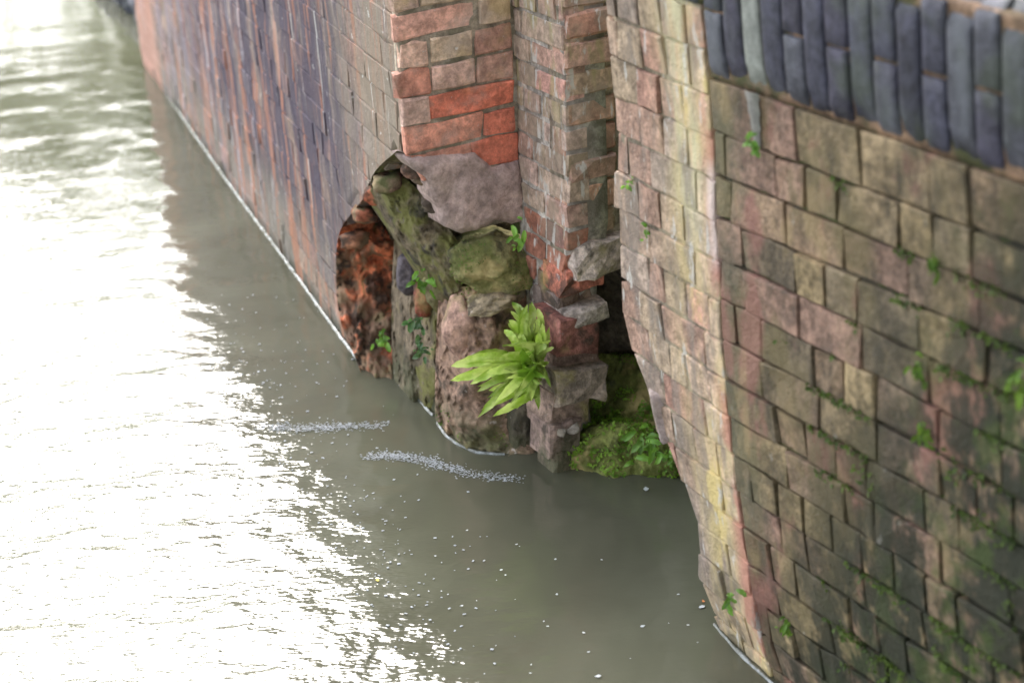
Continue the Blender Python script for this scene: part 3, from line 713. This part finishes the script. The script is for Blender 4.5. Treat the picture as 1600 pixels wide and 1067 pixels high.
ledge.color = (.17, .19, .05, 1); tag(ledge, 'sloping moss covered ledge in the groove behind the broken wall edge', 'ledge')
rb = random.Random(19)
edge_pts = [(646, 262, 3.96), (662, 276, 3.97), (610, 284, 4.10), (584, 304, 4.22), (568, 334, 4.36), (552, 372, 4.50), (684, 318, 3.98)]
for i, (x, y, Y) in enumerate(edge_pts):
    c = rb.choice([(.36, .10, .05), (.42, .14, .06), (.28, .09, .05), (.16, .08, .05), (.34, .15, .08)]) if y > 300 and x < 600 else rb.choice([(.22, .12, .08), (.16, .11, .07), (.26, .12, .09), (.12, .09, .06)])
    rock('broken_brick', x + rb.uniform(-4, 4), y + rb.uniform(-4, 4), Y - .01, rb.uniform(34, 50), rb.uniform(20, 28), .07, c, m_red, 200 + i, None, box=.92, tilt=rb.uniform(-14, 14), yaw=rb.uniform(-.5, .5), sub=3, parent=wing, amp=.3)
# ---------------------------------------------------------------- raised pale strips along the waterline
def waterside(pts, label, wd=.012, seed=0):
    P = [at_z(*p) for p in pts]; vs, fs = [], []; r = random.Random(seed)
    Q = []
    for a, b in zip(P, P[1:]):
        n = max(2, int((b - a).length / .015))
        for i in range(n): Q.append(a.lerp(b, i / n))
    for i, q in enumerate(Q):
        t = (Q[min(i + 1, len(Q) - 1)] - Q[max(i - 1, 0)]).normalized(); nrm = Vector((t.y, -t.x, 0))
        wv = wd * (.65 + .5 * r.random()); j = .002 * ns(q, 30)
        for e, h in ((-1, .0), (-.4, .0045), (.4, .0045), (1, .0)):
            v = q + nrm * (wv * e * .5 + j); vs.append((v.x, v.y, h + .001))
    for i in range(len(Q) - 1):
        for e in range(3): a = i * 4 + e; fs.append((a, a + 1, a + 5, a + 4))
    return tag(mesh_obj('waterside_line', vs, fs, m_waterside, None, True), label, 'scum line')
waterside([(262, 150), (290, 190), (340, 262), (378, 315), (430, 385), (470, 440), (520, 510), (566, 572)], 'long pale raised line along the foot of the weathered left wall', .012, 1)
waterside([(640, 606), (655, 626), (672, 645), (682, 655)], 'short pale raised line round the narrow ivy stone', .009, 2)
waterside([(683, 662), (700, 684), (720, 697), (745, 708), (800, 712)], 'curved pale raised line round the tall boulder foot', .009, 3)
waterside([(1116, 976), (1135, 998), (1160, 1025), (1195, 1058), (1230, 1090)], 'pale raised line along the foot of the bridge wall', .009, 4)

# ---------------------------------------------------------------- plants
def frond(base, tip, wid, sag, parent, mat, seed, nseg=12, curl=.25, name='frond'):
    r = random.Random(seed); vs, fs = [], []
    ax = tip - base; L = ax.length; view = (CAM - (base + tip) / 2).normalized()
    side = ax.cross(view).normalized(); up = side.cross(ax).normalized()
    tw = r.uniform(-1.1, 1.1); bow = r.uniform(-.10, .10) * L
    for i in range(nseg + 1):
        t = i / nseg; c = base + ax * t + Vector((0, 0, 1)) * sag * math.sin(math.pi * t) + up * .12 * L * math.sin(math.pi * t) + side * bow * math.sin(math.pi * t)
        wv = wid * (.35 + .65 * min(1, t * 3)) * (1 - max(0, (t - .62) / .38) ** 4 * .94) * (1 + .10 * math.sin(i * 2.7 + seed))
        sd2 = (side * math.cos(tw * t) + up * math.sin(tw * t))
        for e in (-1, -.55, 0, .55, 1):
            wav = .16 * wid * math.sin(i * 2.1 + e * 2 + seed) * abs(e)
            vs.append(c + sd2 * (wv * e * .5) + up * (abs(e) * wv * curl + wav - (.0 if e else .0)))
    for i in range(nseg):
        for e in range(4): a = i * 5 + e; fs.append((a, a + 1, a + 6, a + 5))
    m = len(vs)
    return mesh_obj(name, vs, fs, mat, parent, True)
fern = thing('fern', 'large bright yellow-green strap-leaved fern growing beside the pier above the water', 'fern')
B = (838, 590, 3.84)
tips = [(812, 478, 3.84, 18), (824, 486, 3.80, 18), (840, 482, 3.82, 16), (848, 505, 3.76, 18), (860, 532, 3.72, 18), (798, 486, 3.84, 18), (858, 565, 3.68, 16), (788, 515, 3.80, 18), (705, 572, 3.74, 30), (704, 594, 3.72, 26), (745, 612, 3.66, 20), (747, 652, 3.62, 24), (752, 640, 3.68, 22), (775, 628, 3.60, 22), (800, 472, 3.86, 20), (795, 500, 3.80, 22),
        (832, 476, 3.84, 18), (822, 500, 3.78, 20), (850, 515, 3.76, 22), (856, 540, 3.72, 22), (785, 540, 3.70, 26), (770, 560, 3.70, 26), (846, 600, 3.64, 20), (830, 625, 3.62, 20),
        (808, 612, 3.58, 22), (852, 572, 3.66, 20), (815, 545, 3.66, 22), (760, 582, 3.68, 24), (790, 592, 3.60, 22), (835, 548, 3.68, 20), (842, 497, 3.80, 16), (842, 640, 3.7, 14), (728, 560, 3.76, 22), (735, 600, 3.68, 22), (770, 650, 3.60, 20), (812, 520, 3.78, 18), (798, 630, 3.6, 18), (853, 590, 3.62, 16)]
for i, (x, y, Y, wp) in enumerate(tips):
    r = random.Random(i + 50)
    b = at_y(B[0] + r.uniform(-16, 8), B[1] + (y - B[1]) * .22 + r.uniform(-14, 14), B[2] - .03 + r.uniform(-.04, .02)); t = at_y(x, y, Y)
    frond(b, t, wp * .92e-3, .022, fern, m_fern, i + 3, nseg=18)
    for q_ in range(1):
        t2 = b.lerp(t, r.uniform(.6, .95)) + Vector((r.gauss(0, .014), r.uniform(-.02, .02), r.gauss(0, .018)))
        frond(b + Vector((r.gauss(0, .006), 0, r.gauss(0, .006))), t2, wp * .7e-3, .016, fern, m_fern, i * 3 + 91 + q_, nseg=12)
def sprig(px, py, Y, rpx, n, label, mat=None, seed=0, lw=.6, down=.2, group=None, name='fern', cat='fern'):
    t = thing(name, label, cat, group=group); r = random.Random(seed); n = int(n * 1.7)
    c = at_y(px, py, Y); scl = (c - CAM).dot(FW) / F; R_ = rpx * scl
    for i in range(n):
        a = 2 * math.pi * i / n + r.uniform(-.4, .4)
        rr_ = R_ * r.uniform(.6, 1.1)
        b_ = c + Vector((r.gauss(0, .3), r.uniform(-.4, .1), r.gauss(0, .42))) * R_
        tip = b_ + Vector((math.cos(a) * .7, -r.uniform(.2, .6), math.sin(a) * .55 - down)) * R_ * r.uniform(.5, .95)
        frond(b_, tip, (tip - b_).length * lw, R_ * .05, t, mat or m_sprout, seed * 7 + i, nseg=6, name='leaf')
    return t
sprig(664, 428, 4.08, 30, 9, 'small bright green fern in the eroded cavity above the dark red stone', seed=1, lw=.42)
sprig(596, 528, 4.40, 22, 8, 'green sprig on the lower end of the broken red brick', seed=2, lw=.45)
sprig(808, 368, 3.86, 22, 8, 'little fern at the right end of the mossy yellow-green boulder', seed=3, lw=.4, down=.5)
sprig(986, 285, 3.14, 17, 6, 'tiny green sprout high on the pale strip of the bridge wall', seed=4, lw=.5)
sprig(1006, 360, 3.10, 19, 5, 'slim green sprout lower on the pale strip of the bridge wall', seed=5, lw=.5, down=.2)
sprig(1172, 224, 2.70, 23, 8, 'small green sprout in a joint just below the blue bricks', seed=6, lw=.5)
sprig(1012, 685, 3.66, 40, 12, 'leafy green fern above the low mossy boulder beside the bridge wall', seed=7, lw=.35)
sprig(1036, 712, 3.60, 26, 8, 'smaller leafy fern right at the broken foot of the bridge wall', seed=8, lw=.4)
sprig(1140, 930, 2.90, 24, 7, 'green sprout near the waterline at the foot of the bridge wall', seed=9, lw=.4, down=.4)
sprig(652, 505, 4.10, 24, 9, 'upper ivy-like sprig on the narrow upright stone', m_ivy, seed=10, lw=.5, name='ivy_sprig', cat='ivy')
sprig(657, 545, 4.08, 22, 9, 'lower ivy-like sprig on the narrow upright stone', m_ivy, seed=11, lw=.5, name='ivy_sprig', cat='ivy')
sprig(1440, 672, 0, 1, 1, '', seed=12) if 0 else None
for j, (px, py, rp_, lb) in enumerate([(1440, 672, 26, 'clump of green leaves in a wide joint in the middle of the bridge wall'),
        (1432, 572, 24, 'green leaf clump in the bridge wall above the middle clump'), (1588, 590, 34, 'leafy green clump at the right edge of the bridge wall'),
        (1462, 410, 22, 'dark leafy moss clump high in the bridge wall joints'), (1228, 975, 24, 'green leaf tuft low on the bridge wall near the water')]):
    s_, z_ = fR.sz(px, py); p = fR.P(s_, z_, .008)
    sprig(px, py, p.y, rp_, 11, lb, m_mossleaf, seed=20 + j, lw=.34, name='leaf_tuft', cat='plant', down=.4)

def scatter_leaves(name, pts, mat, size, parent=None, seed=0):
    """pts: list of (point, normal). one small bent leaf each"""
    r = random.Random(seed); vs, fs = [], []
    for p, n in pts:
        a = Vector((r.uniform(-1, 1), r.uniform(-1, 1), r.uniform(-1, 1))).normalized()
        t = (n.cross(a)).normalized(); l = (t * .6 + n * r.uniform(.2, .9) + Vector((0, 0, -.3))).normalized(); q = l.cross(n).normalized() if l.cross(n).length > .01 else t
        s = size * r.uniform(.5, 1.4); o = len(vs)
        vs += [p, p + l * s * .5 + q * s * .3, p + l * s * 1.0 - n * s * .15, p + l * s * .5 - q * s * .3]
        fs += [(o, o + 1, o + 2, o + 3)]
    return mesh_obj(name, vs, fs, mat, parent)
# moss on the bridge wall joints (more towards lower right)
r = random.Random(77); pts = []
for z in rowsR[1:-1]:
    for _ in range(520):
        s_ = r.uniform(.02, SMAX - .3); zz = z + r.uniform(-.006, .006)
        wgt = (s_ - .12) * 1.2 + (.45 - z) * .5
        if ns((s_, z, 0), 5, 3) + ns((s_, z, 0), 14, 3) * .7 + wgt * .75 > .36 and r.random() < .8: pts.append((fR.P(s_, zz + r.choice((0, 0, -.012)) * r.random(), -.006 + r.uniform(0, .008)), fR.N))
for _ in range(5200):
    s_ = r.uniform(.12, SMAX - .3); z = r.uniform(-.02, .8)
    if ns((s_, z, 3), 6, 1) * 1.2 + ns((s_, z, 9), 17, 2) * .7 + (s_ - .45) * .5 - z * .5 > .34: pts.append((fR.P(s_, z, .001), fR.N))
tag(scatter_leaves('moss', pts, m_mossdark, .0095, None, 5), 'dark moss and leafy liverwort along the joints of the damp bridge wall', 'moss', kind='stuff')
def moss_on(objs, n, cond, size, seed, label):
    r = random.Random(seed); pts = []
    for o in objs:
        me = o.data; mw = Matrix.Translation(o.location); V = me.vertices
        for _ in range(n):
            v = V[r.randrange(len(V))]; p = mw @ v.co
            if (CAM - p).dot(v.normal) > -.2 and cond(p): pts.append((p + v.normal * .001 + Vector((r.uniform(-.004, .004), 0, r.uniform(-.004, .004))), Vector(v.normal)))
    return tag(scatter_leaves('moss', pts, m_mossleaf, size, None, seed), label, 'moss', kind='stuff')
by = {o['label']: o for o in bpy.data.objects if o.get('label')}
lowb = [o for l, o in by.items() if l.startswith('low dark mossy')]; upb = [o for l, o in by.items() if l.startswith('moss covered')]
tallb = [o for l, o in by.items() if l.startswith('tall pinkish')]; yb = [o for l, o in by.items() if l.startswith('yellow-green')]
moss_on([ledge], 9000, lambda p: p.z < .13 + ns(p, 12) * .12 and p.z > .0 and ns(p, 30, 2) > -.15, .010, 1, 'green leafy liverwort fringe along the foot of the mossy ledge')
moss_on([ledge], 16000, lambda p: p.z > .17 and ns(p, 13, 4) > -.08, .0045, 2, 'bright moss carpet on the upper slope of the ledge')
moss_on(tallb, 3000, lambda p: (p.z > .34 and ns(p, 9) > .02) or (p.z < .06 and ns(p, 20) > .1), .006, 3, 'thin moss on top and at the foot of the tall boulder')
moss_on(yb, 2500, lambda p: ns(p, 12, 2) > .08, .0045, 4, 'patchy moss on the yellow-green wedged boulder')

# ---------------------------------------------------------------- flakes floating on the water
def flake_mesh(seed, n=5):
    r = random.Random(seed); vs = []
    ang = sorted(r.uniform(0, 6.28) for _ in range(n)); ang = [2 * math.pi * i / n + r.uniform(-.3, .3) for i in range(n)]
    rad = [r.uniform(.6, 1.1) for _ in ang]
    for z in (0, .12):
        for a, q in zip(ang, rad): vs.append((math.cos(a) * q, math.sin(a) * q * .75, z + .12 * q * q))
    fs = [tuple(range(n, 2 * n)), tuple(range(n - 1, -1, -1))] + [(i, (i + 1) % n, n + (i + 1) % n, n + i) for i in range(n)]
    me = bpy.data.meshes.new('floating_flake'); me.from_pydata(vs, [], fs); me.materials.append(m_white); me.update(); return me
fm = [flake_mesh(i, 4 + i % 3) for i in range(6)]
def flake(px, py, size, label, color=(.50, .52, .53), group=None, seed=0, cat='flake'):
    p = at_z(px, py); o = bpy.data.objects.new('floating_flake', fm[seed % 6]); o.location = (p.x, p.y, .003); o.scale = (size, size, size * .5)
    o.rotation_euler = (0, 0, seed * 1.7); o.color = (*color, 1); link(o); tag(o, label, cat, group)
flake(1010, 766, .0105, 'largest pale flake floating in front of the low mossy boulder', seed=1)
flake(1096, 950, .007, 'white scrap floating beside the foot of the bridge wall', seed=2)
flake(1099, 941, .0055, 'orange scrap touching a white scrap beside the bridge wall foot', (.6, .22, .07), seed=3)
flake(1004, 980, .007, 'pointed white flake floating alone right of the water centre', seed=4)
flake(590, 908, .0065, 'yellow leaf scrap floating near the bright sky reflection', (.55, .42, .05), seed=5)
flake(935, 1058, .007, 'white flake at the bottom edge of the picture', seed=0)
rf = random.Random(12)
spots = [(757, 877), (790, 900), (783, 892), (745, 940), (805, 938), (670, 925), (700, 930), (912, 990), (868, 875), (940, 876), (850, 972), (856, 980), (757, 1054), (829, 1053), (690, 925), (722, 948),
         (776, 908), (807, 852), (812, 855), (730, 830), (680, 870), (830, 1040), (1075, 978), (1045, 975), (1090, 1005), (870, 930), (920, 1020), (985, 1030), (1060, 930), (640, 1000), (775, 1010)]
for i, (x, y) in enumerate(spots):
    flake(x, y, rf.uniform(.0018, .0045), 'tiny white flake among those scattered on the brown water', group='tiny white flakes scattered on the brown water', seed=i)

def foam(pts, n, spread, label, seed):  # white flecks: foam, and near the reflection edge also painted sky glints
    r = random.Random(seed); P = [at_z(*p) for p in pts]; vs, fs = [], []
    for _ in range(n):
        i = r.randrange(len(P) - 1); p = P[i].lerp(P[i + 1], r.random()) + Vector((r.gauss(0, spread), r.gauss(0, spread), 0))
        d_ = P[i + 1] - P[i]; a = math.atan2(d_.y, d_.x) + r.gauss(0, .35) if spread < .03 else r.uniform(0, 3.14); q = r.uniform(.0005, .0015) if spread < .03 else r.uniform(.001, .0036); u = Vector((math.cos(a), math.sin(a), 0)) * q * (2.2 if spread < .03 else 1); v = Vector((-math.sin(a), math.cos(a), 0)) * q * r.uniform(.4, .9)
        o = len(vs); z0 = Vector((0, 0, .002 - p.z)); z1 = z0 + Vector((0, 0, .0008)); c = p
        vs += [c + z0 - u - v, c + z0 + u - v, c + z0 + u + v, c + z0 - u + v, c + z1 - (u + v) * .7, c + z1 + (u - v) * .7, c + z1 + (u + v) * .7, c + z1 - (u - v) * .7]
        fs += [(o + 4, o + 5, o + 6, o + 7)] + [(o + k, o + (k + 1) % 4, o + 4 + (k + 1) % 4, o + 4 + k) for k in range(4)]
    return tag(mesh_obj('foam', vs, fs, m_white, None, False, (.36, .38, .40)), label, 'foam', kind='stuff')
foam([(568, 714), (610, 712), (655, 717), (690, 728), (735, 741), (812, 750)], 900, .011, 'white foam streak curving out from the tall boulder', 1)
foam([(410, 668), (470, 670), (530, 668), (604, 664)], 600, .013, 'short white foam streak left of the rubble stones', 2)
foam([(360, 470), (400, 560), (450, 640), (500, 740), (560, 840), (640, 930), (700, 1040)], 260, .085, 'white foam flecks and painted sky glints along the edge of the sky reflection', 3)
foam([(420, 560), (520, 620), (600, 800), (720, 900)], 60, .09, 'sparse foam flecks and painted sky glints on the brown water', 4)

# ---------------------------------------------------------------- far end: bank, timber edge
bank_pts = [(-1.33, 8.75), (-1.75, 9.6), (-2.5, 11.2), (-4.8, 14.5), (-12, 17.5), (-80, 26), (-80, 60), (60, 60), (60, 9.2), (2.5, 8.75)]
def slab_poly(name, pts, z0, z1, mat, kind='structure'):
    n = len(pts); vs = [(x, y, z1) for x, y in pts] + [(x, y, z0) for x, y in pts]
    fs = [tuple(range(n)), tuple(range(2 * n - 1, n - 1, -1))] + [(i, n + i, n + (i + 1) % n, (i + 1) % n) for i in range(n)]
    return tag(mesh_obj(name, vs, fs, mat), kind=kind)
slab_poly('far_bank', bank_pts[::-1], -1.3, .16, m_soil)
edge = thing('bank_edging', 'dark knobbly edging along the far bank beyond the end of the wall', 'edging')
for i in range(9):
    a = Vector((-1.44, 8.42, .05)).lerp(Vector((-2.0, 9.9, .05)), i / 8)
    r2 = random.Random(i)
    bm = bmesh.new(); bmesh.ops.create_icosphere(bm, subdivisions=3, radius=1)
    for v in bm.verts:
        p = v.co; m = max(abs(p.x), abs(p.y), abs(p.z)); q = p * .6 + p / m * .34; v.co = Vector((q.x * .07, q.y * .13, q.z * .10)) * (1 + .3 * ns(p, 1.6, i * 3))
    me = bpy.data.meshes.new('edging_stone'); bm.to_mesh(me); bm.free(); me.materials.append(m_blue)
    o = bpy.data.objects.new('edging_stone', me); o.location = a; o.color = (.06, .065, .085, 1) if i % 3 else (.20, .2, .22, 1); link(o, edge)
pts = []; r = random.Random(5)
for _ in range(2500):
    t = r.random(); a = Vector((-1.44, 8.6, .14)).lerp(Vector((-3.2, 14, .16)), t) + Vector((r.uniform(.03, .5), 0, r.uniform(0, .12))); pts.append((a, Vector((0, -.4, 1)).normalized()))
tag(scatter_leaves('grass', pts, m_treeleaf, .07, None, 3), 'yellow-green grass on the far bank', 'grass', kind='stuff')
# towpath behind the walls, left bank
Nn = Vector((-.891, -.454)); 
def pl(u, n): return (K.x + DR.x * u + Nn.x * n, K.y + DR.y * u + Nn.y * n)
slab_poly('towpath', [pl(1.0, -.24), pl(6, -.05), pl(6, -6), pl(-.4, -6), pl(-.36, -.24), pl(0, -.24)][::-1], -1.3, 1.31, m_path)
slab_poly('raised_bank', [pl(-.42, -.3), pl(-.42, -6), pl(-5.6, -7), (2.2, 8.6), (-.95, 8.3), (-.42, 6.3), (-.05, 5.0), (.28, 4.3)][::-1], -1.3, 1.08, m_soil)
slab_poly('left_bank', [(-4.6, -30), (-4.6, 3), (-5.4, 9.5), (-7.5, 12), (-14, 13.5), (-80, 20), (-80, -30)], -1.3, .35, m_soil)

def tree(name, x, y, z, h, rad, seed, label, n=2600, lf=.16, cz=None):
    r = random.Random(seed); t = thing(name, label, 'tree', group='trees round the canal seen only as reflections' if 0 else None)
    vs, fs = [], []
    def tube(a, b, r0, r1, k_=8):
        ax = (b - a).normalized(); s_ = ax.orthogonal().normalized(); u = ax.cross(s_); o = len(vs)
        for p, q in ((a, r0), (a.lerp(b, .5) + Vector((r.uniform(-.1, .1), r.uniform(-.1, .1), 0)), (r0 + r1) / 2), (b, r1)):
            for i in range(k_): an = 2 * math.pi * i / k_; vs.append(p + (s_ * math.cos(an) + u * math.sin(an)) * q)
        for l in range(2):
            for i in range(k_): fs.append((o + l * k_ + i, o + l * k_ + (i + 1) % k_, o + (l + 1) * k_ + (i + 1) % k_, o + (l + 1) * k_ + i))
    base = Vector((x, y, z)); top = base + Vector((r.uniform(-.3, .3), r.uniform(-.3, .3), h * .6)); tube(base, top, h * .03, h * .014)
    cls = []
    for i in range(9):
        a = base.lerp(top, r.uniform(.45, 1)); an = r.uniform(0, 6.28); b = a + Vector((math.cos(an) * rad * r.uniform(.4, .85), math.sin(an) * rad * r.uniform(.4, .85), r.uniform(.1, .38) * h)); tube(a, b, h * .012, h * .004, 6); cls.append(b)
    mesh_obj('trunk', vs, fs, m_bark, t, True)
    for _ in range(14): cls.append(base + Vector((r.gauss(0, rad * .5), r.gauss(0, rad * .5), h * r.uniform(.15, .92))))
    P_ = []
    for _ in range(n):
        c = r.choice(cls); p = c + Vector((r.gauss(0, 1), r.gauss(0, 1), r.gauss(0, .8))) * rad * .2; P_.append((p, Vector((r.uniform(-1, 1), r.uniform(-1, 1), r.uniform(.0, 1))).normalized()))
    scatter_leaves('crown', P_, m_treeleaf, lf, t, seed)
T = [(-8.2, 18.6, 4.6, 1.9, 'small broad leafy tree left of the bend on the far bank'), (-5.6, 18.2, 4.0, 1.8, 'low leafy tree in the middle of the bend on the far bank'),
     (-3.6, 17.6, 4.4, 1.8, 'leafy tree just beyond the end of the weathered wall'), (-11.5, 20.5, 5.2, 2.2, 'tallest leafy tree at the bend on the far bank'),
     (-6.9, 21.5, 5.4, 2.3, 'leafy tree standing behind the row at the bend'), (-.5, 19, 5.5, 2.4, 'leafy tree behind the weathered wall'), (6, 19, 6, 2.8, 'leafy tree behind the raised bank at right')]
for i, (x, y, h, rd, lb) in enumerate(T): tree('leafy_tree', x, y, .2, h, rd, 60 + i, lb, n=3200, lf=.2)
# unseen brick arch overhead, added to shade the right wall
bridge = thing('bridge', 'unseen brick arch added over the canal to shade the damp wall', 'bridge')
def arch(name, r_in, r_out, u0, u1, mat, parent, zc=.6, n0=2.1, n=30, smooth=True):
    vs, fs = [], []
    for i in range(n + 1):
        a = math.pi * (.06 + .88 * i / n)
        for (u, r) in ((u0, r_in), (u0, r_out), (u1, r_out), (u1, r_in)):
            x, y = pl(u, n0 + math.cos(a) * r * 1.25); vs.append((x, y, zc + math.sin(a) * r))
    for i in range(n):
        for k_ in range(4): a = i * 4 + k_; b = i * 4 + (k_ + 1) % 4; fs.append((a, b, b + 4, a + 4))
    fs += [(0, 3, 2, 1), (4 * n, 4 * n + 1, 4 * n + 2, 4 * n + 3)]
    return mesh_obj(name, vs, fs, mat, parent, False, (.2, .13, .09))
arch('shade_arch_barrel', 3.4, 3.75, 1.0, 6.0, m_right, bridge)
arch('shade_arch_ring', 3.36, 3.8, .92, 1.0, m_right, bridge)
tree('leafy_tree', -5.9, 10.4, .3, 9.2, 2.3, 90, 'overhanging tree on the near left bank', n=3600, lf=.2)
